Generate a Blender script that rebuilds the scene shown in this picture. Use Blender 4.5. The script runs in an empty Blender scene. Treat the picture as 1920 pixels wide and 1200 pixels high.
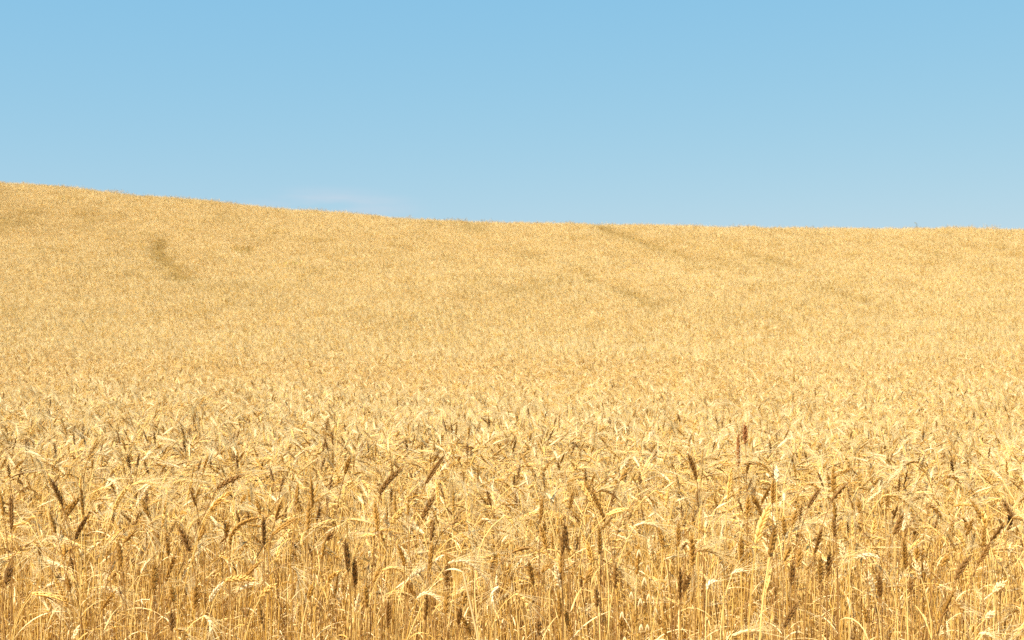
import bpy, math, random
import numpy as np

# ------------------------------------------------------------------ camera, sky, sun, exposure
SC = bpy.context.scene
COL = SC.collection
R = math.radians
FPX, CAM_Z, PITCH = 2400.0, 1.29, math.atan(40 / 2400.0)      # focal length in photo pixels (1920 wide)

cam_data = bpy.data.cameras.new('camera')
cam_data.sensor_width = 36.0
cam_data.lens = 36.0 * FPX / 1920.0
cam_data.clip_start, cam_data.clip_end = 0.05, 3000.0
cam_data.dof.use_dof = True
cam_data.dof.focus_distance = 4.4
cam_data.dof.aperture_fstop = 9.5
cam = bpy.data.objects.new('camera', cam_data)
cam.location = (0, 0, CAM_Z)
cam.rotation_euler = (R(90) + PITCH, 0, 0)
COL.objects.link(cam)
SC.camera = cam

SUN_EL, SUN_AZ = R(56), R(-139)          # azimuth from +Y (view direction), negative = to the left; behind-left of the camera
world = bpy.data.worlds.new('World')
SC.world = world
world.use_nodes = True
nt = world.node_tree
nt.nodes.clear()
w_out = nt.nodes.new('ShaderNodeOutputWorld')
w_bg = nt.nodes.new('ShaderNodeBackground')
w_sky = nt.nodes.new('ShaderNodeTexSky')
w_sky.sky_type = 'NISHITA'
w_sky.sun_disc = False
w_sky.sun_elevation = SUN_EL
w_sky.sun_rotation = SUN_AZ
w_sky.air_density, w_sky.dust_density, w_sky.ozone_density = 1.0, 0.6, 1.0
w_bg.inputs['Strength'].default_value = 0.052
# a faint high wisp of cloud low over the ridge
w_tc = nt.nodes.new('ShaderNodeTexCoord')
w_map = nt.nodes.new('ShaderNodeMapping'); w_map.inputs['Scale'].default_value = (9, 9, 60)
w_noise = nt.nodes.new('ShaderNodeTexNoise'); w_noise.inputs['Scale'].default_value = 1.0; w_noise.inputs['Detail'].default_value = 4
nt.links.new(w_tc.outputs['Generated'], w_map.inputs['Vector'])
nt.links.new(w_map.outputs['Vector'], w_noise.inputs['Vector'])
w_dot = nt.nodes.new('ShaderNodeVectorMath'); w_dot.operation = 'DISTANCE'
wisp = ((620 - 960) / FPX, 1.0, (640 - 383) / FPX)
wl = math.sqrt(sum(c * c for c in wisp))
w_sc = nt.nodes.new('ShaderNodeVectorMath'); w_sc.operation = 'MULTIPLY'; w_sc.inputs[1].default_value = (1, 1, 5.0)
nt.links.new(w_tc.outputs['Generated'], w_sc.inputs[0])
nt.links.new(w_sc.outputs['Vector'], w_dot.inputs[0])
w_dot.inputs[1].default_value = (wisp[0] / wl, wisp[1] / wl, 5.0 * wisp[2] / wl)
w_mr = nt.nodes.new('ShaderNodeMapRange'); w_mr.interpolation_type = 'SMOOTHSTEP'
w_mr.inputs['From Min'].default_value = 0.085; w_mr.inputs['From Max'].default_value = 0.0
nt.links.new(w_dot.outputs['Value'], w_mr.inputs['Value'])
w_nr = nt.nodes.new('ShaderNodeMapRange'); w_nr.inputs['From Min'].default_value = 0.35; w_nr.inputs['From Max'].default_value = 0.7
nt.links.new(w_noise.outputs['Fac'], w_nr.inputs['Value'])
w_mul = nt.nodes.new('ShaderNodeMath'); w_mul.operation = 'MULTIPLY'
nt.links.new(w_mr.outputs['Result'], w_mul.inputs[0]); nt.links.new(w_nr.outputs['Result'], w_mul.inputs[1])
w_mul2 = nt.nodes.new('ShaderNodeMath'); w_mul2.operation = 'MULTIPLY'; w_mul2.inputs[1].default_value = 0.95
nt.links.new(w_mul.outputs[0], w_mul2.inputs[0])
# tone of the sky: flatter towards the horizon and more cyan than the raw model
w_sep, w_tint = nt.nodes.new('ShaderNodeSeparateColor'), nt.nodes.new('ShaderNodeCombineColor')
nt.links.new(w_sky.outputs['Color'], w_sep.inputs[0])
for ch, (amt, pw) in enumerate(((1.29, .74), (3.18, .33), (6.15, .05))):
    p_ = nt.nodes.new('ShaderNodeMath'); p_.operation = 'POWER'; p_.inputs[1].default_value = pw
    q_ = nt.nodes.new('ShaderNodeMath'); q_.operation = 'MULTIPLY'; q_.inputs[1].default_value = amt
    nt.links.new(w_sep.outputs[ch], p_.inputs[0]); nt.links.new(p_.outputs[0], q_.inputs[0]); nt.links.new(q_.outputs[0], w_tint.inputs[ch])
w_mix = nt.nodes.new('ShaderNodeMix'); w_mix.data_type = 'RGBA'
nt.links.new(w_mul2.outputs[0], w_mix.inputs['Factor'])
nt.links.new(w_tint.outputs[0], w_mix.inputs['A'])
w_mix.inputs['B'].default_value = (5.8, 5.95, 6.7, 1)
nt.links.new(w_mix.outputs['Result'], w_bg.inputs['Color'])
nt.links.new(w_bg.outputs['Background'], w_out.inputs['Surface'])

sun_data = bpy.data.lights.new('sun', 'SUN')
sun_data.energy = 5.0
sun_data.angle = R(0.53)
sun_data.color = (1.0, 0.925, 0.80)
sun = bpy.data.objects.new('sun', sun_data)
sd = np.array((math.sin(SUN_AZ) * math.cos(SUN_EL), math.cos(SUN_AZ) * math.cos(SUN_EL), math.sin(SUN_EL)))
import mathutils
sun.rotation_euler = mathutils.Vector(sd).to_track_quat('Z', 'Y').to_euler()
sun.location = (0, 0, 30)
COL.objects.link(sun)

SC.view_settings.view_transform = 'Standard'
SC.view_settings.look = 'None'
SC.view_settings.gamma = 1.0
SC.view_settings.exposure = 1.19
SC.cycles.max_bounces = 10
SC.cycles.diffuse_bounces = 5
SC.cycles.transmission_bounces = 4
SC.cycles.use_denoising = False

# ------------------------------------------------------------------ terrain
G_D = np.array([-40, 0, 10, 13, 20, 30, 45, 58, 65, 72, 90, 150, 400, 1500.])
G_Z = np.array([-.6, 0, .0, .03, .37, 1.36, 3.2, 5.35, 6.33, 6.75, 6.3, 1.0, -25, -140.])
S_X = np.array([-400, -60, -27.5, -24.9, -21.8, -18.7, -15.8, -12.9, -8.8, -4.3, 1, 6.5, 14.6, 26, 60, 400.])
S_Y = np.array([2.0, 1.60, 1.345, 1.312, 1.264, 1.218, 1.180, 1.138, 1.083, 1.033, 1.0, .99, .966, .950, .9, .6])

def pchip(xk, yk):
    h = np.diff(xk); dl = np.diff(yk) / h
    m = np.zeros_like(yk)
    for i in range(1, len(xk) - 1):
        if dl[i - 1] * dl[i] > 0:
            w1, w2 = 2 * h[i] + h[i - 1], h[i] + 2 * h[i - 1]
            m[i] = (w1 + w2) / (w1 / dl[i - 1] + w2 / dl[i])
    m[0], m[-1] = dl[0], dl[-1]
    def f(x):
        x = np.clip(np.asarray(x, float), xk[0], xk[-1])
        i = np.clip(np.searchsorted(xk, x) - 1, 0, len(xk) - 2)
        t = (x - xk[i]) / h[i]
        return ((1 + 2 * t) * (1 - t) ** 2 * yk[i] + t * (1 - t) ** 2 * h[i] * m[i]
                + t * t * (3 - 2 * t) * yk[i + 1] + t * t * (t - 1) * h[i] * m[i + 1])
    return f
g_f, s_f = pchip(G_D, G_Z), pchip(S_X, S_Y)

def ground_z(x, y):
    g = g_f(y)
    und = 0.05 * np.sin(x * 0.31 + 1.0) * np.sin(y * 0.23) + 0.03 * np.sin(x * 0.83 + y * 0.41)
    return g * np.where(g > 0, s_f(x), 1.0) + und * np.clip((y - 8) / 10, 0, 1)

def unproject(px, py, d):
    """photo pixel -> the world point at depth y = d"""
    cx, cz = (px - 960) / FPX, (600 - py) / FPX
    c, s = math.cos(PITCH), math.sin(PITCH)
    vy, vz = c - cz * s, s + cz * c
    return np.array((cx / vy * d, d, CAM_Z + vz / vy * d))

def project(p):
    c, s = math.cos(PITCH), math.sin(PITCH)
    y, z = p[1], p[2] - CAM_Z
    dep, up = y * c + z * s, -y * s + z * c
    return 960 + FPX * p[0] / dep, 600 - FPX * up / dep

# ------------------------------------------------------------------ materials
def straw(name, ca, cb, transl=0.0, rough=0.6, streak=0.35, patch=(0.42, 0.26, 0.045)):
    m = bpy.data.materials.new(name); m.use_nodes = True
    t = m.node_tree; t.nodes.clear(); N, L = t.nodes.new, t.links.new
    out = N('ShaderNodeOutputMaterial'); pb = N('ShaderNodeBsdfPrincipled')
    pb.inputs['Roughness'].default_value = rough
    pb.inputs['Specular IOR Level'].default_value = 0.35
    oi = N('ShaderNodeObjectInfo'); at = N('ShaderNodeAttribute'); at.attribute_name = 'tint'
    ad = N('ShaderNodeMath'); ad.operation = 'ADD'; fr = N('ShaderNodeMath'); fr.operation = 'FRACT'
    L(oi.outputs['Random'], ad.inputs[0]); L(at.outputs['Fac'], ad.inputs[1]); L(ad.outputs[0], fr.inputs[0])
    tc = N('ShaderNodeTexCoord'); nz = N('ShaderNodeTexNoise'); nz.inputs['Scale'].default_value = 55; nz.inputs['Detail'].default_value = 3
    L(tc.outputs['Object'], nz.inputs['Vector'])
    mx = N('ShaderNodeMath'); mx.operation = 'MULTIPLY_ADD'; mx.inputs[1].default_value = streak * 2; mx.inputs[2].default_value = -streak
    L(nz.outputs['Fac'], mx.inputs[0])
    sm = N('ShaderNodeMath'); sm.operation = 'ADD'; sm.use_clamp = True
    L(fr.outputs[0], sm.inputs[0]); L(mx.outputs[0], sm.inputs[1])
    c1 = N('ShaderNodeMix'); c1.data_type = 'RGBA'
    c1.inputs['A'].default_value = (*ca, 1); c1.inputs['B'].default_value = (*cb, 1)
    L(sm.outputs[0], c1.inputs['Factor'])
    ap = N('ShaderNodeAttribute'); ap.attribute_type = 'INSTANCER'; ap.attribute_name = 'patch'
    c2 = N('ShaderNodeMix'); c2.data_type = 'RGBA'
    c2.inputs['B'].default_value = (*patch, 1)
    L(ap.outputs['Fac'], c2.inputs['Factor']); L(c1.outputs['Result'], c2.inputs['A'])
    L(c2.outputs['Result'], pb.inputs['Base Color'])
    if transl > 0:
        tr = N('ShaderNodeBsdfTranslucent'); L(c2.outputs['Result'], tr.inputs['Color'])
        ms = N('ShaderNodeMixShader'); ms.inputs[0].default_value = transl
        L(pb.outputs[0], ms.inputs[1]); L(tr.outputs[0], ms.inputs[2]); L(ms.outputs[0], out.inputs['Surface'])
    else:
        L(pb.outputs[0], out.inputs['Surface'])
    return m

M = {
    'stem':       straw('golden_straw_stem', (.53, .295, .050), (.83, .585, .215), .10, .5),
    'stem_brown': straw('brown_straw_stem', (.22, .105, .026), (.32, .17, .045), 0, .55),
    'gold':       straw('golden_ear_husk', (.49, .255, .040), (.80, .545, .180), .08),
    'brown':      straw('brown_ear_husk', (.24, .118, .018), (.39, .205, .038), 0),
    'dark':       straw('dark_brown_ear_husk', (.14, .064, .010), (.22, .105, .019), 0),  # dark brown kind; on some ears this colour also holds their own shade
    'rust':       straw('rust_red_ear_husk', (.23, .085, .020), (.31, .125, .030), 0),
    'pale':       straw('pale_ear_husk', (.76, .57, .28), (.84, .66, .37), .1),
    'white':      straw('bleached_ear_husk', (.76, .60, .33), (.84, .70, .44), .1),
    'awn':        straw('straw_awn', (.78, .595, .25), (.90, .755, .45), .28, .45),
    'leaf':       straw('dry_leaf_blade', (.57, .33, .065), (.88, .70, .38), .30, .55),
    'weed':       straw('olive_weed', (.20, .17, .035), (.28, .22, .05), .15),
    'green':      straw('yellow_green_weed', (.42, .38, .02), (.52, .44, .04), .2),
}
MLIST = list(M.values()); MIDX = {k: i for i, k in enumerate(M)}

def soil():
    m = bpy.data.materials.new('straw_covered_soil'); m.use_nodes = True
    t = m.node_tree; pb = t.nodes['Principled BSDF']; pb.inputs['Roughness'].default_value = .9
    tc = t.nodes.new('ShaderNodeTexCoord')
    n1 = t.nodes.new('ShaderNodeTexNoise'); n1.inputs['Scale'].default_value = 14; n1.inputs['Detail'].default_value = 8
    t.links.new(tc.outputs['Object'], n1.inputs['Vector'])
    rp = t.nodes.new('ShaderNodeValToRGB')
    rp.color_ramp.elements[0].position = .3; rp.color_ramp.elements[0].color = (.16, .09, .035, 1)
    rp.color_ramp.elements[1].position = .7; rp.color_ramp.elements[1].color = (.48, .30, .10, 1)
    t.links.new(n1.outputs['Fac'], rp.inputs['Fac']); t.links.new(rp.outputs['Color'], pb.inputs['Base Color'])
    bp = t.nodes.new('ShaderNodeBump'); bp.inputs['Strength'].default_value = .6; bp.inputs['Distance'].default_value = .03
    t.links.new(n1.outputs['Fac'], bp.inputs['Height']); t.links.new(bp.outputs['Normal'], pb.inputs['Normal'])
    return m

# ------------------------------------------------------------------ mesh building
class Geo:
    """collects tubes, husks and blades; every face knows its material and every vertex its tint"""
    def __init__(self):
        self.v, self.f, self.m, self.t, self.n = [], [], [], [], 0
    def add(self, v, f, mat, tint=0.0):
        self.v.append(np.asarray(v, float))
        self.f.extend([tuple(int(i) + self.n for i in q) for q in f])
        self.m.extend([mat] * len(f))
        self.t.append(np.full(len(v), tint))
        self.n += len(v)
    def mesh(self, name, single=None):
        me = bpy.data.meshes.new(name)
        me.from_pydata(np.concatenate(self.v).tolist(), [], self.f)
        if single is None:
            for mm in MLIST: me.materials.append(mm)
            me.polygons.foreach_set('material_index', [MIDX[k] for k in self.m])
        else:
            me.materials.append(M[single])
        me.polygons.foreach_set('use_smooth', [True] * len(self.f))
        a = me.attributes.new('tint', 'FLOAT', 'POINT')
        a.data.foreach_set('value', np.concatenate(self.t).astype(np.float32))
        me.update()
        return me

def unit(v):
    return v / (np.linalg.norm(v) + 1e-12)

def frames(P):
    T = np.gradient(P, axis=0)
    T /= np.linalg.norm(T, axis=1)[:, None] + 1e-12
    up = np.array((1., 0, 0)) if abs(T[0][0]) < .8 else np.array((0, 1., 0))
    n = unit(up - T[0] * up.dot(T[0]))
    Ns = [n]
    for i in range(1, len(P)):
        n = unit(n - T[i] * n.dot(T[i])); Ns.append(n)
    Ns = np.array(Ns)
    return T, Ns, np.cross(T, Ns)

def tube(g, P, rad, k, mat, tint=0.0):
    P = np.asarray(P); T, Nn, B = frames(P)
    rad = np.broadcast_to(rad, (len(P),))
    a = np.arange(k) * 2 * math.pi / k
    V = (P[:, None] + rad[:, None, None] * (np.cos(a)[None, :, None] * Nn[:, None] + np.sin(a)[None, :, None] * B[:, None])).reshape(-1, 3)
    F = [(i * k + j, i * k + (j + 1) % k, (i + 1) * k + (j + 1) % k, (i + 1) * k + j) for i in range(len(P) - 1) for j in range(k)]
    g.add(V, F, mat, tint)

def husk(g, p, d, side, ln, w, th, k, mat, tint, rings=((0, .25), (.22, .85), (.5, 1.0), (.78, .6), (1, .03))):
    """one pointed spikelet husk from p along d; side = its wide direction"""
    d = unit(d); s = unit(side - d * side.dot(d)); b = np.cross(d, s)
    a = np.arange(k) * 2 * math.pi / k
    V = []
    for t, r in rings:
        c = p + d * ln * t
        for q in a:
            V.append(c + s * (math.cos(q) * w * .5 * r) + b * (math.sin(q) * th * .5 * r))
    n = len(rings)
    F = [(i * k + j, i * k + (j + 1) % k, (i + 1) * k + (j + 1) % k, (i + 1) * k + j) for i in range(n - 1) for j in range(k)]
    g.add(V, F, mat, tint)

def resample(P, n):
    P = np.asarray(P); s = np.r_[0, np.cumsum(np.linalg.norm(np.diff(P, axis=0), axis=1))]
    u = np.linspace(0, s[-1], n)
    return np.stack([np.interp(u, s, P[:, i]) for i in range(3)], 1)

def build_ear(ge, ga, E, bearded, mat, rng, tint=0.0, k=6, fat=1.0, awn_len=.09, awn_seg=3, bald=.2):
    """ear along polyline E (ge: husks, ga: awns)"""
    L = np.linalg.norm(np.diff(E, axis=0), axis=1).sum()
    nodes = int(np.clip(L / (.0042 if bearded else .0040), 8, 24))
    P = resample(E, nodes + 1); T, Nn, B = frames(P)
    tw = rng.uniform(0, math.pi)
    n = Nn * math.cos(tw) + B * math.sin(tw); b = np.cross(T, n)
    tube(ge, P, .0011, 3, mat, tint)
    for i in range(nodes):
        u = i / (nodes - 1)
        sz = (.72 + .5 * math.sin(math.pi * min(1, .12 + u * .85))) * fat
        sg = 1 if i % 2 == 0 else -1
        out = n[i] * sg
        tt = tint + rng.uniform(-.08, .08)
        spread = (.26 if bearded else .54) * rng.uniform(.8, 1.25)
        ln = (.0125 if bearded else .0125) * sz
        base = P[i] + out * .0012
        d = unit(T[i] + out * spread)
        husk(ge, base, d, b[i] + .3 * n[i], ln, .0046 * sz if bearded else .0056 * sz, .0042 * sz, k, mat, tt)
        s2 = 1 if (i // 2) % 2 == 0 else -1
        d2 = unit(T[i] + b[i] * s2 * spread * .75 + out * .2)
        husk(ge, P[i] + b[i] * s2 * .001, d2, n[i], ln * .92, .0046 * sz, .0040 * sz, k, mat, tt)
        if bearded:
            for dd, nn in ((d, 1), (d2, 1)):
                if rng.random() < bald: continue
                al = awn_len * rng.uniform(.7, 1.1) * (1 - .25 * u)
                a0 = base + dd * ln * .9
                dirn = unit(T[i] + (dd - T[i]) * rng.uniform(.35, .95) + rng.normal(0, .045, 3))
                bend = rng.normal(0, .05, 3) + np.array((0, 0, -.07))
                ts = np.linspace(0, 1, awn_seg + 1)
                A = a0 + dirn * al * ts[:, None] + bend * al * (ts ** 2)[:, None]
                tube(ga, A, .00055 * (1 - .75 * ts), 3, 'awn', tint + rng.uniform(0, .5))
        elif rng.random() < .35:            # short beaks on the beardless kind
            a0 = base + d * ln * .95
            tube(ga, np.array([a0, a0 + d * .006]), np.array((.0004, .0001)), 3, mat, tint)
    husk(ge, P[-1], T[-1], b[-1], .012 * fat, .0045 * fat, .004 * fat, k, mat, tint)

def blade(g, p, d0, ln, w, droop, rng, mat='leaf', tint=0.0, seg=7):
    """dry leaf: a folded, twisted ribbon with two strips"""
    d = unit(d0); P = [np.array(p)]
    side = unit(np.cross(d, np.array((0, 0, 1.)) + rng.normal(0, .05, 3)))
    curl = rng.normal(0, .08, 3)
    for i in range(seg):
        d = unit(d + np.array((0, 0, -droop / seg)) + curl / seg * 3)
        P.append(P[-1] + d * ln / seg)
    P = np.array(P); tw0, tw1 = rng.uniform(-.5, .5), rng.uniform(-1.6, 1.6)
    V = []
    for i, q in enumerate(P):
        u = i / seg; t = unit(P[min(i + 1, seg)] - P[max(i - 1, 0)])
        s = unit(side - t * side.dot(t)); nn = np.cross(t, s); an = tw0 + tw1 * u
        s, nn = s * math.cos(an) + nn * math.sin(an), nn * math.cos(an) - s * math.sin(an)
        ww = w * .5 * (min(1, .45 + u * 4) * (1 - u ** 2.2) + .02)
        V += [q - s * ww + nn * ww * .35, q, q + s * ww + nn * ww * .35]
    F = []
    for i in range(seg):
        F += [(3 * i, 3 * i + 1, 3 * i + 4, 3 * i + 3), (3 * i + 1, 3 * i + 2, 3 * i + 5, 3 * i + 4)]
    g.add(V, F, mat, tint)

def nod_path(rng, L, ear, lean, nod, n=26, bend=.72):
    """canonical stalk in the local XZ plane: (stem polyline, ear polyline)"""
    tot = L + ear; s = np.linspace(0, tot, n + 12)
    u = s / tot
    st = np.clip((u - bend) / (1 - bend), 0, 1); st = st * st * (3 - 2 * st)
    th = lean * np.clip(u * 1.5, 0, 1) + (nod - lean) * st + .05 * np.sin(u * 7 + rng.uniform(0, 6))
    ds = np.r_[0, np.diff(s)]
    x = np.cumsum(np.sin(th) * ds); z = np.cumsum(np.cos(th) * ds)
    y = .02 * np.sin(u * 3 + rng.uniform(0, 6)) * u
    P = np.stack([x, y, z], 1); P -= P[0]
    c = np.searchsorted(s, L)
    return P[:c + 1], P[c:]

# ------------------------------------------------------------------ ground
def grid_axis(a):
    return np.array(sorted(set(a)))
xs = grid_axis(list(np.arange(-80, 80.1, 1.0)) + [-1500, -800, -400, -250, -160, -120, -100, 100, 120, 160, 250, 400, 800, 1500])
ys = grid_axis(list(np.arange(-20, 110.1, 1.0)) + [-600, -300, -120, -60, -35, 120, 140, 170, 220, 300, 420, 600, 900, 1500])
X, Y = np.meshgrid(xs, ys)
Zg = ground_z(X, Y)
gv = np.stack([X, Y, Zg], -1).reshape(-1, 3)
nx = len(xs)
gf = [(j * nx + i, j * nx + i + 1, (j + 1) * nx + i + 1, (j + 1) * nx + i) for j in range(len(ys) - 1) for i in range(nx - 1)]
gm = bpy.data.meshes.new('ground'); gm.from_pydata(gv.tolist(), [], gf); gm.materials.append(soil())
gm.polygons.foreach_set('use_smooth', [True] * len(gf))
ground = bpy.data.objects.new('ground', gm); COL.objects.link(ground)
ground['kind'] = 'structure'; ground['label'] = 'straw covered earth of the sloping field'

# ------------------------------------------------------------------ the mass of the crop: one object, instanced stalks
rng = np.random.default_rng(7)
src = bpy.data.collections.new('crop_sources')          # not linked to the scene
N_NEAR, N_MID, N_FAR = 44, 12, 12
def src_obj(i, g, nm):
    o = bpy.data.objects.new('%03d_%s' % (i, nm), g.mesh(nm)); src.objects.link(o); o['kind'] = 'stuff'
    return o

def field_stalk(g, rng, off=(0, 0), detail=2, yaw=None, brown=False):
    off = np.array((off[0], off[1], 0.)); yaw = rng.uniform(0, 2 * math.pi) if yaw is None else yaw
    r = rng.random(); bearded = r < .93 and not (brown and r < .55)
    L = rng.normal(.81, .014); ear = rng.uniform(.052, .078) if bearded else rng.uniform(.055, .075)
    nod = R(rng.choice([rng.uniform(75, 150), rng.uniform(25, 75), rng.uniform(5, 25)], p=[.72, .2, .08])) if bearded else R(abs(rng.normal(0, 35)))
    lean = R(abs(rng.normal(0, 6)))
    S, E = nod_path(rng, L, ear, lean, nod, bend=rng.uniform(.72, .86))
    c, s = math.cos(yaw), math.sin(yaw)
    rot = np.array(((c, -s, 0), (s, c, 0), (0, 0, 1)))
    S = S @ rot.T + off; E = E @ rot.T + off
    tint = rng.random()
    mat = rng.choice(['gold', 'brown', 'pale'], p=[.70, .02, .28]) if bearded else rng.choice(['gold', 'brown'], p=[.93, .07])
    if brown: mat = 'brown' if rng.random() < .75 else 'dark'
    if detail == 2:
        tube(g, resample(S, 12), np.linspace(.0019, .0011, 12), 4, 'stem_brown' if brown and rng.random() < .5 else 'stem', tint)
        build_ear(g, g, E, bearded, mat, rng, tint, k=4, fat=.74, awn_len=.085, awn_seg=2, bald=.6)
        for _ in range(rng.integers(2, 4)):
            i = rng.integers(len(S) // 4, int(len(S) * .85))
            az = rng.uniform(0, 2 * math.pi)
            blade(g, S[i], np.array((math.cos(az), math.sin(az), rng.uniform(.3, 2.2))), rng.uniform(.09, .19), rng.uniform(.0028, .0052),
                  rng.uniform(.8, 3.2), rng, 'leaf', rng.random(), 6)
    else:
        tube(g, resample(S[len(S) // 3:], 6), .0017 if detail else .0022, 3, 'stem', tint)
        P = resample(E, 6); w = (.0036 if bearded else .0046) * (1 if detail else 1.25)
        tube(g, P, w * np.array((.5, 1, .85, 1.05, .7, .15)), 4, mat, tint)
        if bearded:
            T, Nn, B = frames(P)
            for q in range(8 if detail else 6):
                i = q % 5; d = unit(T[i] + rng.normal(0, .16, 3))
                al = rng.uniform(.06, .10)
                tube(g, np.array([P[i], P[i] + d * al]), np.array((.0009, .0003)) * (1 if detail else 1.5), 3, 'awn', rng.random())
        for _ in range(2):
            i = rng.integers(len(S) // 2, int(len(S) * .9)); az = rng.uniform(0, 2 * math.pi)
            blade(g, S[i], np.array((math.cos(az), math.sin(az), rng.uniform(.3, 1.5))), rng.uniform(.08, .17), .006, rng.uniform(1, 3), rng, 'leaf', rng.random(), 3)

for i in range(N_NEAR):                                 # the last ten are the brown kinds, commoner at the front
    g = Geo(); field_stalk(g, rng, detail=2, yaw=0.0, brown=i >= N_NEAR - 10); src_obj(i, g, 'crop_stalk')
def clump(i, n, rad, detail):
    g = Geo()
    for _ in range(n):
        rr, a = rad * math.sqrt(rng.random()), rng.uniform(0, 2 * math.pi)
        field_stalk(g, rng, (rr * math.cos(a), rr * math.sin(a)), detail)
    src_obj(i, g, 'crop_clump')
for i in range(N_MID): clump(N_NEAR + i, 26, .20, 1)
for i in range(N_FAR): clump(N_NEAR + N_MID + i, 50, .32, 0)

# worn or weedy patches on the hill (they lie lower and are browner): polylines of the photo's dark streaks, on the ground
def on_hill(px, py):
    """the ground point the photo's pixel looks at (canopy height)"""
    for d in np.arange(14, 80, .25):
        p = unproject(px, py, d)
        if ground_z(p[0], p[1]) + .85 > p[2]: return p
    return p
STREAKS = [([(298, 445), (296, 470), (315, 492), (345, 520), (352, 530)], .20, .85),
           ([(415, 395), (422, 412)], .22, .5), ([(170, 395), (180, 420)], .28, .35), ([(0, 405), (20, 430)], .4, .35),
           ([(455, 465), (472, 472)], .2, .6), ([(950, 455), (990, 480), (1020, 480)], .2, .55),
           ([(1130, 428), (1180, 442), (1215, 455)], .5, .7), ([(1240, 460), (1262, 470), (1290, 480)], .4, .8),
           ([(1345, 490), (1372, 492)], .5, .5), ([(1385, 468), (1425, 482)], .6, .95), ([(1460, 488), (1490, 498)], .5, .6),
           ([(1105, 520), (1150, 540), (1215, 560)], .36, .75), ([(940, 545), (1040, 535)], .2, .4), ([(1745, 475), (1762, 478)], .6, .7),
           ([(1120, 428), (1145, 430)], .5, .6), ([(1450, 432), (1475, 436)], .5, .5), ([(1570, 550), (1590, 558)], .5, .5),
           ([(640, 400), (700, 408)], .25, .3), ([(870, 420), (905, 430)], .5, .4)]
def lie(p):
    """how much a metre of depth is foreshortened against a metre of width on the slope at p"""
    zz = lambda x, y: project((x, y, float(ground_z(np.float64(x), np.float64(y))) + .85))
    a = zz(p[0], p[1] - 1); b = zz(p[0], p[1] + 1); c = zz(p[0] + 2, p[1])
    return float(np.clip(abs(a[1] - b[1]) / abs(c[0] - a[0]), .05, .6))
STREAKS = [([on_hill(*q)[:2] for q in pts], w, a, lie(on_hill(*pts[len(pts) // 2]))) for pts, w, a in STREAKS]
print([round(q[3], 3) for q in STREAKS])
def patch_amount(x, y):
    out = np.zeros_like(x)
    for pts, w, a, kd in STREAKS:
        dm = np.full_like(x, 1e9)
        for p, q in zip(pts[:-1], pts[1:]):
            vx, vy = q[0] - p[0], (q[1] - p[1]) * kd; l2 = vx * vx + vy * vy + 1e-9
            t = np.clip(((x - p[0]) * vx + (y - p[1]) * kd * vy) / l2, 0, 1)
            dm = np.minimum(dm, np.hypot((x - p[0] - t * vx), (y - p[1]) * kd - t * vy))
        out = np.maximum(out, a * np.clip(1.4 - dm / (w * .58), 0, 1))
    return out
def smooth_noise(x, y, sc, seed):
    r = np.random.default_rng(seed); out = np.zeros_like(x)
    for _ in range(7):
        a, f, ph = r.uniform(0, 2 * math.pi), r.uniform(.6, 1.8) / sc, r.uniform(0, 6.28)
        out += np.sin((x * math.cos(a) + y * math.sin(a)) * f * 2 * math.pi + ph)
    return out / 7 ** .5

def scatter(y0, y1, step, half):
    px, py = [], []
    yy = y0
    while yy < y1:
        h = half(yy); n = int(2 * h / step)
        px.append(-h + (np.arange(n) + rng.random(n)) * step)
        py.append(yy + rng.random(n) * step)
        yy += step
    return np.concatenate(px), np.concatenate(py)
half = lambda y: .43 * y + 2.2
FRONT = 3.6
ax, ay = scatter(FRONT, 11.0, .045, half)
ax2, ay2 = scatter(11.0, 19.0, .060, half)
ax, ay = np.r_[ax, ax2], np.r_[ay, ay2]
bx, by = scatter(16.5, 34.0, .19, half)
keep = rng.random(len(bx)) < np.clip((by - 16.5) / 2.5, 0, 1); bx, by = bx[keep], by[keep]
cx, cy = scatter(33.5, 80.0, .30, half)
PX, PY = np.r_[ax, bx, cx], np.r_[ay, by, cy]
near_var = np.where(rng.random(len(ax)) < np.interp(ay, [3.6, 5, 8, 19], [.20, .05, .012, .01]), rng.integers(N_NEAR - 10, N_NEAR, len(ax)), rng.integers(0, N_NEAR - 10, len(ax)))
VAR = np.r_[near_var, N_NEAR + rng.integers(0, N_MID, len(bx)), N_NEAR + N_MID + rng.integers(0, N_FAR, len(cx))]
PA = patch_amount(PX, PY)
nz1 = smooth_noise(PX, PY, 6.0, 3); nz2 = smooth_noise(PX, PY, 1.6, 4); nz3 = smooth_noise(PX, PY, .8, 5)
far = np.clip((PY - 14) / 12, 0, 1)
scl = 1.0 + .03 * nz1 + (.012 + .025 * far) * nz2 + .025 * far * nz3 + rng.normal(0, 1, len(PX)) * (.02 + .045 * far) - .22 * PA
tall = rng.random(len(PX)) < .025 * far                       # odd taller tufts, which also roughen the ridge line
scl += tall * rng.uniform(.06, .22, len(PX))
edge = np.clip((PY - FRONT) / 1.1, 0, 1)
scl *= np.where(PY < FRONT + 1.1, 1 - (1 - edge) * rng.uniform(0, .38, len(PX)), 1)
PATCH = np.clip(PA * .7 + .35 * tall + .06 * np.clip(nz1, 0, 2) * far + .05 * np.clip(nz2, 0, 2) * far + .10 * np.clip(nz3, 0, 2) * far, 0, .9)
ROT = np.stack([rng.normal(0, .07, len(PX)), rng.normal(0, .07, len(PX)), rng.uniform(0, 2 * math.pi, len(PX))], 1)
PZ = ground_z(PX, PY)
pm = bpy.data.meshes.new('wheat_crop')
pm.from_pydata(np.stack([PX, PY, PZ], 1).tolist(), [], [])
def put(name, typ, arr, key):
    a = pm.attributes.new(name, typ, 'POINT'); a.data.foreach_set(key, np.ascontiguousarray(arr).ravel())
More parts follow.
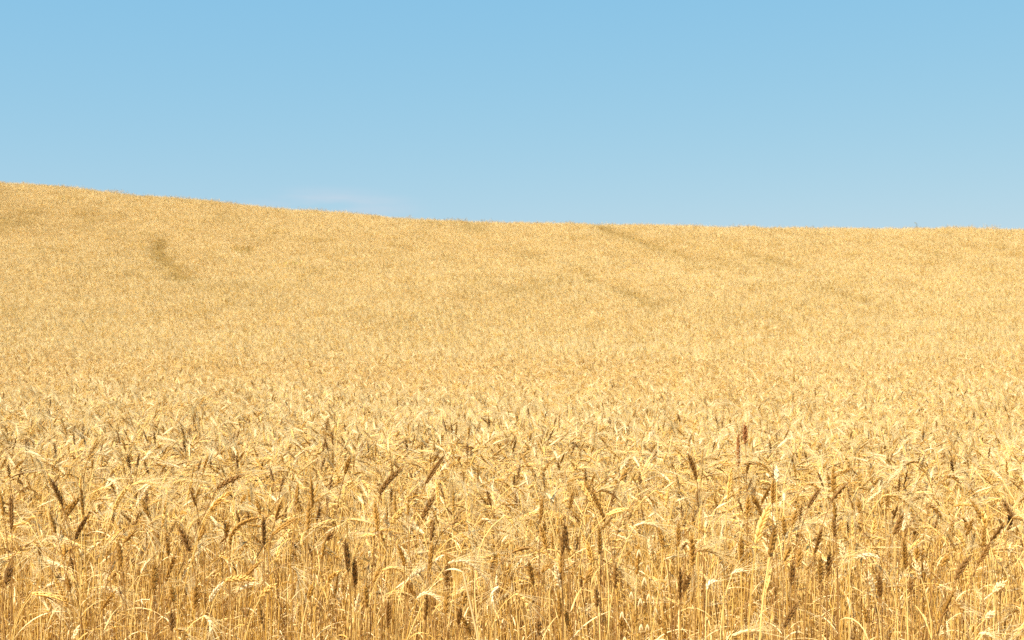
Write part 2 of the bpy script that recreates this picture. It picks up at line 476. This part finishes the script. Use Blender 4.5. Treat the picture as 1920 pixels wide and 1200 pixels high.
put('rot', 'FLOAT_VECTOR', ROT.astype(np.float32), 'vector')
put('scl', 'FLOAT', scl.astype(np.float32), 'value')
put('var', 'INT', VAR.astype(np.int32), 'value')
put('patch', 'FLOAT', PATCH.astype(np.float32), 'value')
crop = bpy.data.objects.new('wheat_crop', pm); COL.objects.link(crop)
crop['kind'] = 'stuff'; crop['label'] = 'dense ripe golden wheat covering the hillside'
for mm in MLIST: pm.materials.append(mm)
ng = bpy.data.node_groups.new('crop_instances', 'GeometryNodeTree')
ng.interface.new_socket('Geometry', in_out='INPUT', socket_type='NodeSocketGeometry')
ng.interface.new_socket('Geometry', in_out='OUTPUT', socket_type='NodeSocketGeometry')
gi, go = ng.nodes.new('NodeGroupInput'), ng.nodes.new('NodeGroupOutput')
iop = ng.nodes.new('GeometryNodeInstanceOnPoints'); ci = ng.nodes.new('GeometryNodeCollectionInfo')
ci.inputs['Collection'].default_value = src
ci.inputs['Separate Children'].default_value = True; ci.inputs['Reset Children'].default_value = True
def named(n, t):
    q = ng.nodes.new('GeometryNodeInputNamedAttribute'); q.data_type = t; q.inputs['Name'].default_value = n
    return q.outputs['Attribute']
ng.links.new(gi.outputs[0], iop.inputs['Points']); ng.links.new(ci.outputs[0], iop.inputs['Instance'])
iop.inputs['Pick Instance'].default_value = True
ng.links.new(named('var', 'INT'), iop.inputs['Instance Index'])
ng.links.new(named('rot', 'FLOAT_VECTOR'), iop.inputs['Rotation'])
ng.links.new(named('scl', 'FLOAT'), iop.inputs['Scale'])
ng.links.new(iop.outputs[0], go.inputs[0])
md = crop.modifiers.new('crop_instances', 'NODES'); md.node_group = ng

# ------------------------------------------------------------------ single stalks of the front of the field
# ear base x, y, ear tip x, y, bow (pixels), stem x at the photo's lower border, kind, colour, name of a landmark
W, Bd = False, True
H = [
 (7,967,1,928,0,22,W,'brown',None), (22,993,20,935,0,22,W,'dark','edge'), (117,948,97,902,2,149,W,'dark','cross'),
 (141,1012,162,970,2,118,W,'dark',None), (105,1000,94,965,0,121,W,'brown',None), (125,968,147,935,2,118,W,'brown',None),
 (153,940,152,898,0,150,W,'gold',None), (178,938,197,945,7,170,Bd,'brown',None), (212,960,238,915,3,205,W,'gold',None),
 (247,911,303,922,18,228,Bd,'gold','arch'), (200,900,222,925,12,190,Bd,'pale',None), (281,972,268,940,0,287,W,'brown',None),
 (258,975,274,1000,8,250,Bd,'brown',None), (233,1018,252,998,1,222,W,'brown',None), (228,1062,222,1020,0,235,W,'brown',None),
 (63,1015,74,1042,7,45,Bd,'brown',None), (11,1098,19,1065,0,6,W,'dark',None), (57,1114,98,1130,12,22,Bd,'gold',None),
 (62,1115,117,1124,6,55,W,'gold',None), (127,1138,105,1088,2,132,W,'gold',None), (190,1145,212,1113,2,182,W,'brown',None),
 (288,1108,290,1057,0,288,W,'brown',None), (265,1075,283,1048,3,258,Bd,'pale',None), (136,1200,147,1178,0,134,W,'pale',None),
 (132,1110,127,1085,0,134,W,'brown',None),
 (405,918,452,893,5,262,W,'dark','long'), (431,1023,482,971,22,425,W,'brown',None), (495,1022,494,975,0,494,W,'dark','upright'),
 (510,1004,552,974,3,497,W,'brown',None), (489,965,482,940,0,493,W,'brown',None), (395,957,430,924,4,385,W,'gold',None),
 (555,948,558,912,0,553,W,'brown',None), (578,995,580,945,0,582,W,'brown',None), (586,952,584,905,0,590,W,'brown',None),
 (611,1015,622,1000,0,600,W,'dark',None), (594,978,598,955,0,592,W,'dark',None), (356,1035,338,993,2,357,W,'dark',None),
 (372,1015,383,988,0,325,W,'brown',None),
 (462,1080,484,1057,2,422,W,'brown',None), (423,1090,475,1087,6,400,W,'gold',None), (393,1128,414,1097,2,385,W,'white','whiteleft'),
 (366,1142,368,1100,0,365,W,'brown',None), (538,1056,558,1098,12,458,Bd,'brown','wide'), (488,1122,513,1098,3,480,W,'gold',None),
 (492,1170,485,1130,0,494,W,'brown',None), (578,1124,585,1100,0,574,W,'gold',None), (516,1055,524,1028,0,514,W,'gold',None),
 (615,1090,634,1073,2,605,W,'gold',None), (603,1050,608,1020,0,600,W,'brown',None), (325,1130,322,1100,0,327,W,'brown',None),
 (323,1183,321,1150,0,324,W,'dark',None), (326,1180,352,1197,7,322,Bd,'brown',None), (382,1155,395,1185,10,360,Bd,'pale',None),
 (712,930,750,882,8,694,W,'dark','curved'), (798,908,830,858,2,786,W,'dark','tall'), (791,975,813,932,2,781,W,'dark',None),
 (709,995,703,945,0,702,W,'brown',None), (733,985,755,955,2,725,W,'gold',None), (808,1015,813,980,0,804,W,'dark',None),
 (805,1070,810,1023,0,800,W,'brown',None), (678,902,693,926,8,665,Bd,'gold',None), (646,890,655,860,0,644,W,'brown',None),
 (866,972,878,998,6,850,Bd,'brown',None), (863,1001,882,1030,6,840,Bd,'gold',None), (903,973,925,988,6,892,Bd,'pale',None),
 (942,944,957,960,6,930,Bd,'brown',None), (945,968,963,985,5,938,Bd,'gold',None),
 (653,1072,648,1018,0,655,W,'dark',None), (666,1100,665,1052,0,666,W,'dark',None), (688,1140,686,1100,0,690,W,'brown',None),  # second ear stands in shadow, given through its dark husk colour
 (716,1071,765,1078,14,702,Bd,'gold',None), (700,1093,712,1068,0,697,W,'brown',None), (840,1056,905,1080,20,715,Bd,'pale','bigbow'),
 (838,1100,838,1060,0,835,W,'dark',None), (782,1124,822,1124,18,720,Bd,'pale',None), (835,1155,838,1116,0,837,W,'brown',None),
 (797,1163,800,1123,0,797,W,'dark',None), (868,1138,874,1112,0,864,W,'brown',None), (859,1172,862,1144,0,858,W,'dark',None),
 (758,1062,748,1027,3,762,W,'brown',None), (935,1100,925,1132,10,950,Bd,'white',None), (882,1187,867,1158,0,884,W,'brown',None),
 (728,1176,728,1133,0,728,W,'dark',None), (667,1148,672,1120,0,666,W,'pale',None),
 (1113,950,1086,905,3,1124,W,'gold','fork'), (1134,978,1112,925,2,1143,W,'brown',None), (1108,935,1098,905,0,1112,W,'brown',None),
 (1113,925,1153,931,12,1108,Bd,'brown',None), (1137,968,1172,955,4,1140,W,'gold',None), (1190,987,1238,992,12,1142,Bd,'pale','flat'),
 (1245,1030,1237,995,0,1250,W,'brown',None), (1272,1025,1272,985,0,1275,W,'brown',None), (1055,1040,1055,1003,0,1053,W,'dark',None),
 (1063,1030,1059,985,0,1066,W,'dark',None), (1053,1088,1052,1042,0,1053,W,'brown',None), (1125,1040,1124,993,0,1126,W,'brown',None),
 (1025,1030,1015,990,0,1028,W,'brown',None), (1014,975,1016,940,0,1013,W,'brown',None), (1068,955,1073,928,0,1066,W,'brown',None),
 (1210,928,1226,952,7,1200,Bd,'brown',None), (1228,920,1243,940,6,1220,Bd,'gold',None), (1143,893,1157,915,8,1130,Bd,'brown',None),
 (1163,902,1174,883,0,1160,W,'brown',None), (985,870,1004,898,6,970,Bd,'brown',None), (960,911,982,927,5,945,Bd,'gold',None),
 (960,1036,993,1027,4,955,W,'brown',None), (1000,1097,992,1057,0,1003,W,'brown',None), (1017,1075,1033,1060,5,1015,W,'brown',None),
 (1050,1103,1042,1063,0,1053,W,'pale',None), (1110,1056,1102,1020,0,1113,W,'gold',None), (1097,1095,1112,1060,0,1090,W,'brown',None),
 (1153,1103,1154,1062,0,1153,W,'dark',None), (1194,1078,1197,1025,0,1192,W,'brown',None), (966,1114,990,1145,10,960,Bd,'gold',None),
 (1011,1192,1010,1165,0,1010,W,'dark',None), (1050,1160,1048,1118,0,1050,W,'brown',None), (1073,1195,1060,1147,0,1075,W,'brown',None),
 (1190,1180,1190,1150,0,1191,W,'brown',None), (1168,1183,1163,1158,0,1169,W,'brown',None), (1275,1125,1275,1070,0,1270,W,'dark',None),
 (1120,1138,1118,1107,0,1122,W,'dark',None), (1250,1192,1243,1167,0,1251,W,'brown',None),
 (1306,900,1292,856,2,1313,W,'dark','thin'), (1311,953,1308,925,0,1316,W,'dark',None), (1385,876,1384,820,0,1388,W,'rust','rust'),
 (1398,833,1397,797,0,1401,W,'rust',None), (1443,885,1400,870,12,1447,Bd,'brown','fan'), (1456,903,1456,880,0,1457,W,'white',None),
 (1449,945,1450,905,0,1453,W,'brown',None), (1365,938,1371,885,0,1363,W,'gold',None), (1402,965,1403,935,0,1402,W,'brown',None),
 (1423,950,1412,933,0,1426,W,'brown',None), (1418,1022,1441,952,4,1408,W,'gold','blur'), (1443,1045,1453,995,0,1440,W,'brown',None),
 (1515,953,1535,920,2,1510,W,'dark',None), (1560,940,1585,910,3,1540,W,'dark','smooth'), (1563,925,1563,880,0,1566,W,'brown',None),
 (1566,978,1564,945,0,1568,W,'brown',None), (1566,1007,1563,976,0,1570,W,'dark',None), (1471,1005,1469,973,0,1472,W,'brown',None),
 (1486,985,1493,958,0,1482,W,'brown',None), (1527,1038,1540,995,0,1520,W,'dark',None), (1513,908,1536,922,8,1500,Bd,'brown',None),
 (1293,1040,1345,1040,14,1288,Bd,'brown',None), (1300,1062,1297,1005,0,1302,W,'brown',None), (1281,1110,1292,1080,0,1276,W,'dark',None),
 (1390,1055,1390,1010,0,1395,W,'brown',None), (1400,1018,1410,1050,6,1392,Bd,'brown',None), (1470,1052,1481,1028,0,1466,W,'brown',None),
 (1497,1065,1500,1030,0,1495,W,'brown',None), (1484,1098,1486,1058,0,1484,W,'dark',None), (1538,1095,1538,1047,0,1538,W,'brown',None),
 (1553,1080,1556,1040,0,1552,W,'dark',None), (1470,1178,1494,1133,2,1462,W,'dark',None), (1372,1078,1395,1070,5,1365,Bd,'pale',None),
 (1405,1128,1415,1147,6,1395,Bd,'brown',None), (1372,1193,1425,1183,6,1366,Bd,'pale',None), (1325,1105,1340,1090,6,1318,Bd,'white',None),
 (1676,1003,1692,967,0,1664,W,'dark','stub'), (1655,930,1712,960,18,1605,Bd,'gold','rightarch'), (1613,962,1609,940,0,1615,W,'brown',None),
 (1724,868,1695,876,8,1728,Bd,'brown',None), (1772,895,1797,903,7,1760,Bd,'brown',None), (1840,973,1823,942,2,1850,W,'brown',None),
 (1897,968,1883,942,0,1895,W,'dark',None), (1890,995,1897,960,0,1888,W,'dark',None), (1857,1015,1879,985,0,1848,W,'dark','slant'),
 (1835,1057,1855,1022,0,1828,W,'dark',None), (1792,1088,1815,1047,2,1784,W,'dark',None), (1765,1160,1788,1110,3,1757,W,'brown','lowslant'),
 (1812,1005,1822,978,0,1808,W,'brown',None), (1802,970,1809,992,8,1796,Bd,'brown',None), (1740,948,1765,970,6,1725,Bd,'brown',None),
 (1850,990,1842,960,0,1853,W,'gold',None), (1844,1025,1845,990,0,1844,W,'brown',None), (1897,973,1918,976,5,1893,Bd,'brown',None),
 (1810,1028,1800,1000,0,1813,W,'gold',None), (1650,1047,1607,1044,7,1656,Bd,'white',None), (1698,1067,1695,1017,0,1700,W,'brown',None),
 (1639,1112,1630,1078,0,1643,W,'white','whiteright'), (1651,1120,1648,1082,0,1653,W,'dark',None), (1863,1113,1882,1093,2,1862,W,'pale',None),  # the dark ear here has its shade put into the husk colour
 (1788,1133,1805,1152,8,1784,Bd,'brown',None), (1727,1083,1718,1058,0,1729,W,'pale',None), (1766,1063,1777,1042,0,1762,W,'brown',None),
 (1708,1113,1707,1090,0,1709,W,'dark',None), (1720,1050,1719,1028,0,1721,W,'brown',None), (1625,1168,1620,1140,0,1627,W,'brown',None),
 (1835,1190,1862,1195,6,1830,Bd,'pale',None), (1848,1160,1860,1150,0,1842,W,'white',None), (1742,1083,1735,1058,0,1744,W,'pale',None),
]
LM = {  # landmark: (its own label, how other labels call it)
 'edge': ('dark brown upright beardless ear rising straight beside the left edge', 'dark upright ear at the left edge'),
 'cross': ('dark brown beardless ear leaning left, its stem crossed by another lower down', 'ear with the crossed stem'),
 'arch': ('golden bearded ear arched high to the right, highest bowed ear on the left', 'high golden arch at left'),
 'long': ('dark brown ear tipped right at the end of a long slanting stem, left of centre', 'ear on the long slanting stem'),
 'upright': ('dark brown upright ear on a straight stem, right of the long slanting stem', 'straight dark ear right of the slanting stem'),
 'whiteleft': ('bleached whitish ear leaning right near the bottom, left of centre', 'whitish ear at lower left'),
 'wide': ('brown bearded ear hanging from a wide arching stem near the bottom', 'ear hanging from the wide arch'),
 'curved': ('dark brown ear curving right, left one of two tall dark ears left of centre', 'tall curving dark ear'),
 'tall': ('tallest dark brown ear, straight and leaning right, just left of centre', 'tallest dark ear'),
 'bigbow': ('large pale bearded ear bowed flat right, low in the centre', 'large pale bowed ear'),
 'fork': ('thick golden ear leaning left, front one of the crossed ears at centre', 'thick golden crossed ear'),
 'flat': ('pale bearded ear lying flat to the right on a curved stem, right of centre', 'pale flat ear right of centre'),
 'thin': ('thin dark ear leaning left on a straight stem, left of the rust red pair', 'thin dark leaning ear'),
 'rust': ('rust red upright ear, the lower and larger of the rust red pair', 'lower rust red ear'),
 'fan': ('brown bearded ear bowed left with a pale fan of awns, beside the rust red pair', 'ear with the pale fan'),
 'blur': ('blurred golden ear standing nearest the camera, right of centre', 'blurred near ear'),
 'smooth': ('dark brown ear curving right on a bent stem, right one of a dark pair', 'right ear of the dark pair'),
 'stub': ('stubby very dark red brown ear leaning right, alone above its neighbours', 'stubby very dark ear'),
 'rightarch': ('golden bearded ear arched over to the right above the stubby dark ear', 'golden arch at right'),
 'slant': ('dark brown ear slanting right, top one of the slanting row at the right edge', 'top slanting ear at right'),
 'lowslant': ('long brown ear slanting right near the bottom, under the other slanting ears', 'lowest slanting brown ear'),
 'whiteright': ('bleached whitish ear leaning left near the bottom at right', 'whitish ear at lower right'),
}
COLWORD = {'gold': 'golden', 'brown': 'brown', 'dark': 'dark brown', 'rust': 'rust red', 'pale': 'pale straw', 'white': 'whitish'}
hr = np.random.default_rng(21)
depth_of = pchip(np.array([700., 830, 900, 960, 1050, 1200, 1300]), np.array([4.6, 4.2, 3.8, 3.56, 3.38, 3.16, 3.0]))
STALKS = []

def bez2(a, c, b, n):
    t = np.linspace(0, 1, n)[:, None]
    return a * (1 - t) ** 2 + 2 * c * t * (1 - t) + b * t * t
def bez3(a, c, d, b, n):
    t = np.linspace(0, 1, n)[:, None]
    return a * (1 - t) ** 3 + 3 * c * t * (1 - t) ** 2 + 3 * d * t * t * (1 - t) + b * t ** 3

def make_stalk(S, E, bearded, colr, key=None):
    root = np.array(S[0])
    t = bpy.data.objects.new('wheat_stalk', None); COL.objects.link(t)
    t.empty_display_size = .05; t.location = root
    t['category'] = 'wheat stalk'; t['group'] = 'wheat stalks standing at the front of the field'
    def part(nm, g, mat, parent):
        o = bpy.data.objects.new(nm, g.mesh(nm, mat)); COL.objects.link(o); o.parent = parent
        return o
    S, E = np.asarray(S) - root, np.asarray(E) - root
    sm = 'stem_brown' if (colr in ('dark', 'rust') or (colr == 'brown' and hr.random() < .75)) else 'stem'
    gs = Geo(); P = resample(S, 22); rad = np.linspace(.0020, .0012, 22)
    tube(gs, P, rad, 6, sm)
    for k in (9, 15):                                            # the nodes of the straw
        tube(gs, P[k] + (P[k + 1] - P[k]) * np.linspace(-.12, .12, 3)[:, None], rad[k] * np.array((1.0, 1.55, 1.0)), 6, sm)
    part('stem', gs, sm, t)
    ge, ga = Geo(), Geo()
    build_ear(ge, ga, E, bearded, colr, hr, 0, k=6, fat=.9 if bearded else 1.03, awn_len=.10)
    e = part('ear', ge, colr, t)
    if bearded: part('awns', ga, 'awn', e)
    for _ in range(2 if hr.random() < .6 else 1):
        gl = Geo(); i = hr.integers(7, 17); az = hr.uniform(0, 2 * math.pi)
        blade(gl, P[i], np.array((math.cos(az), math.sin(az), hr.uniform(.5, 2.5))), hr.uniform(.09, .18), hr.uniform(.003, .0052), hr.uniform(1, 3.2), hr)
        part('leaf', gl, 'leaf', t)
    b, q = project(E[0] + root), project(E[-1] + root)
    STALKS.append(dict(o=t, b=b, t=q, c=((b[0] + q[0]) / 2, (b[1] + q[1]) / 2), bearded=bearded, col=colr, key=key))

for (bx_, by_, tx_, ty_, bow, foot, bearded, colr, key) in H:
    d = float(depth_of(by_)) + hr.uniform(-.06, .06)
    if key == 'blur' or (bx_, by_) == (1443, 1045): d = 2.45
    Bp = unproject(bx_, by_, d)
    dt = hr.uniform(-.012, .012)
    Tp = unproject(tx_, ty_, d + dt)
    v = np.array((tx_ - bx_, ty_ - by_), float); l = np.hypot(*v)
    nrm = np.array((v[1], -v[0])) / l
    if nrm[1] > 0: nrm = -nrm
    cpx = np.array((bx_, by_)) + v * .42 + nrm * bow * 1.3
    Cp = unproject(cpx[0], cpx[1], d + dt * .4)
    E = bez2(Bp, Cp, Tp, 14)
    Lp = unproject(foot, 1200, d)
    up = max(Bp[2] - Lp[2], .12)
    gz = float(ground_z(np.float64(Bp[0]), np.float64(d)))
    sl = np.clip((Lp[0] - Bp[0]) / max(Bp[2] - Lp[2], .15), -.9, .9)
    rx = Lp[0] + sl * (Lp[2] - gz) * .55
    root = np.array((rx, d + hr.uniform(-.05, .05), gz))
    h = np.linalg.norm(Bp - root)
    tan = unit(Cp - Bp)
    low = unproject(foot, 1200, d)
    c1 = root + np.array(((low[0] - rx) * 1.3, 0, h * .45))
    c2 = Bp - tan * h * (.16 if bow > 4 else .28)
    if bow > 4: c2 = Bp - unit(tan + np.array((0, 0, .8))) * h * .25
    make_stalk(bez3(root, c1, c2, Bp, 40), E, bearded, colr, key)

n_auto = 298 - len(STALKS)
for i in range(n_auto):
    d = hr.uniform(3.52, 3.98)
    x = (-.43 + .86 * (i + hr.random()) / n_auto) * d
    bearded = hr.random() < .72
    L = hr.uniform(.52, .80); ear = hr.uniform(.058, .085)
    nod = R(hr.choice([hr.uniform(70, 145), hr.uniform(20, 70), hr.uniform(0, 20)], p=[.38, .24, .38])) if bearded else R(abs(hr.normal(0, 18)))
    S, E = nod_path(hr, L, ear, R(hr.normal(0, 6)), nod)
    yaw = (0 if hr.random() < .5 else math.pi) + hr.normal(0, .45)
    c, s = math.cos(yaw), math.sin(yaw); rot = np.array(((c, -s, 0), (s, c, 0), (0, 0, 1)))
    off = np.array((x, d, float(ground_z(np.float64(x), np.float64(d)))))
    colr = hr.choice(['gold', 'pale', 'brown'], p=[.55, .15, .3]) if bearded else hr.choice(['gold', 'brown', 'dark', 'pale'], p=[.30, .46, .14, .10])
    make_stalk(S @ rot.T + off, E @ rot.T + off, bearded, str(colr))

# labels: look first, then the place beside a landmark ear, counted over every stalk that looks the same
def pose(s):
    dx, dy = s['t'][0] - s['b'][0], s['t'][1] - s['b'][1]
    if dy > .25 * abs(dx) and dy > 0: return 'hanging'
    if dy > -.45 * abs(dx): return 'bowed left' if dx < 0 else 'bowed right'
    if abs(dx) < .2 * abs(dy): return 'upright'
    return 'leaning left' if dx < 0 else 'leaning right'
for s in STALKS:
    s['look'] = '%s %s ear %s' % (COLWORD[s['col']], 'bearded' if s['bearded'] else 'beardless', pose(s))
ORD = ['nearest', 'second', 'third', 'fourth', 'fifth', 'sixth', 'seventh', 'eighth', 'ninth', 'tenth', 'eleventh', 'twelfth']
marks = [s for s in STALKS if s['key']]
def way(dx, dy):
    if abs(dx) > abs(dy): return 'right of' if dx > 0 else 'left of'
    return 'below' if dy > 0 else 'above'
used = set()
for s in STALKS:
    if s['key']:
        s['o']['label'] = LM[s['key']][0]; used.add(LM[s['key']][0]); continue
    for m in sorted(marks, key=lambda q: math.dist(q['c'], s['c'])):
        w = way(s['c'][0] - m['c'][0], s['c'][1] - m['c'][1])
        same = sorted((math.dist(q['c'], m['c']), id(q)) for q in STALKS
                      if q is not m and q['look'] == s['look'] and way(q['c'][0] - m['c'][0], q['c'][1] - m['c'][1]) == w)
        k = [i for _, i in same].index(id(s))
        if k >= len(ORD): continue
        lab = '%s, %s such %s the %s' % (s['look'], ORD[k], w, LM[m['key']][1])
        if k == 0: lab = '%s, nearest such %s the %s' % (s['look'], w, LM[m['key']][1])
        if lab not in used and len(lab.split()) <= 16:
            s['o']['label'] = lab; used.add(lab); break
    else:
        s['o']['label'] = s['look'] + ' in the front row'

# ------------------------------------------------------------------ other plants
def thing(name, label, cat, loc, group=None):
    o = bpy.data.objects.new(name, None); COL.objects.link(o); o.location = loc; o.empty_display_size = .05
    o['label'] = label; o['category'] = cat
    if group: o['group'] = group
    return o
def child(nm, g, mat, parent):
    o = bpy.data.objects.new(nm, g.mesh(nm, mat)); COL.objects.link(o); o.parent = parent
    return o

def wild_oat(pts, d, label):
    P = np.array([unproject(px, py, d) for px, py in pts])
    root = np.array((P[0][0], d, float(ground_z(np.float64(P[0][0]), np.float64(d)))))
    t = thing('wild_oat', label, 'wild oat', root, 'wild oats at the front of the field')
    S = np.vstack([[root], P]) - root
    g = Geo(); S = resample(bez3(S[0], S[1], S[-2], S[-1], 30), 24); tube(g, S, np.linspace(.0018, .0006, 24), 5, 'stem'); child('stem', g, 'stem', t)
    gb, gh = Geo(), Geo()
    for i in range(13, 24):
        az = hr.uniform(0, 6.28); a = S[i]
        o = np.array((math.cos(az), math.sin(az) * .6, .25)) * hr.uniform(.015, .035)
        br = bez2(a, a + o * np.array((1, 1, 2.2)), a + o + np.array((0, 0, -.008)), 6)
        tube(gb, br, .0004, 3, 'stem')
        for k in (-1, 1):
            husk(gh, br[-1], np.array((k * .28, .1, -1)), np.array((1., .2, 0)), hr.uniform(.018, .024), .0044, .0026, 5, 'pale', hr.random() * .5)
    child('branches', gb, 'stem', t); child('husks', gh, 'pale', t)
wild_oat([(1215, 1200), (1200, 1100), (1180, 1085), (1165, 1110)], 3.05, 'wild oat with pale drooping husks, left one of two low right of centre')
wild_oat([(1225, 1200), (1235, 1130), (1222, 1060), (1203, 1030)], 3.02, 'wild oat with pale drooping husks, right and taller of the two')

# pale straw, broken over at its top
g = Geo(); d = 3.12
a, b_ = unproject(897, 1200, d), unproject(868, 1072, d)
root = np.array((a[0] + .05, d, float(ground_z(np.float64(a[0]), np.float64(d)))))
t = thing('broken_straw', 'pale broken straw bent over to the left, low in the centre', 'straw', root)
P = resample(np.array([root, a, b_]) - root, 16); tube(g, P, np.linspace(.0034, .0024, 16), 6, 'leaf'); child('stem', g, 'leaf', t)
g = Geo(); blade(g, P[-1], unproject(846, 1056, d) - unproject(868, 1072, d), .05, .005, 1.2, hr, 'leaf'); child('leaf', g, 'leaf', t)

def weed(px, py, h, n, mat, label, spread=.5):
    p = on_hill(px, py); z = float(ground_z(p[0], p[1]))
    t = thing('weed_plant', label, 'weed', (p[0], p[1], z), 'weeds growing among the hillside wheat')
    gs, gl = Geo(), Geo()
    for i in range(n):
        az = hr.uniform(0, 6.28); o = np.array((math.cos(az), math.sin(az), 0)) * hr.uniform(.02, spread) * h * .4
        S = bez2(np.zeros(3), np.array((0, 0, h * .6)), o + np.array((0, 0, h * hr.uniform(.8, 1.05))), 9)
        tube(gs, S, np.linspace(.008, .004, 9), 4, mat)
        for k in range(4, 9):
            for _ in range(3):
                a2 = hr.uniform(0, 6.28)
                blade(gl, S[k], np.array((math.cos(a2), math.sin(a2), hr.uniform(.1, 1.2))), hr.uniform(.06, .14), .03, 1.0, hr, mat, hr.random(), 3)
    child('stem', gs, mat, t); child('foliage', gl, mat, t)
weed(548, 497, .98, 4, 'green', 'yellow green weed in the wheat halfway up the hill, left of centre', .9)
weed(558, 494, .95, 4, 'green', 'second yellow green weed close to its twin, slightly right and higher', .9)
weed(118, 378, 1.05, 2, 'weed', 'narrow dark olive weed just below the ridge at far left', .2)
weed(465, 470, .92, 5, 'weed', 'low bushy olive weed on the hillside between the dark curl and centre', 1.2)
weed(1755, 478, .92, 5, 'weed', 'low bushy olive weed on the hillside at right', 1.2)
weed(1721, 432, 1.22, 2, 'weed', 'tall forked olive weed standing up against the sky at right', .6)
print('stalks', len(STALKS), 'labels', len(used), 'crop points', len(PX))
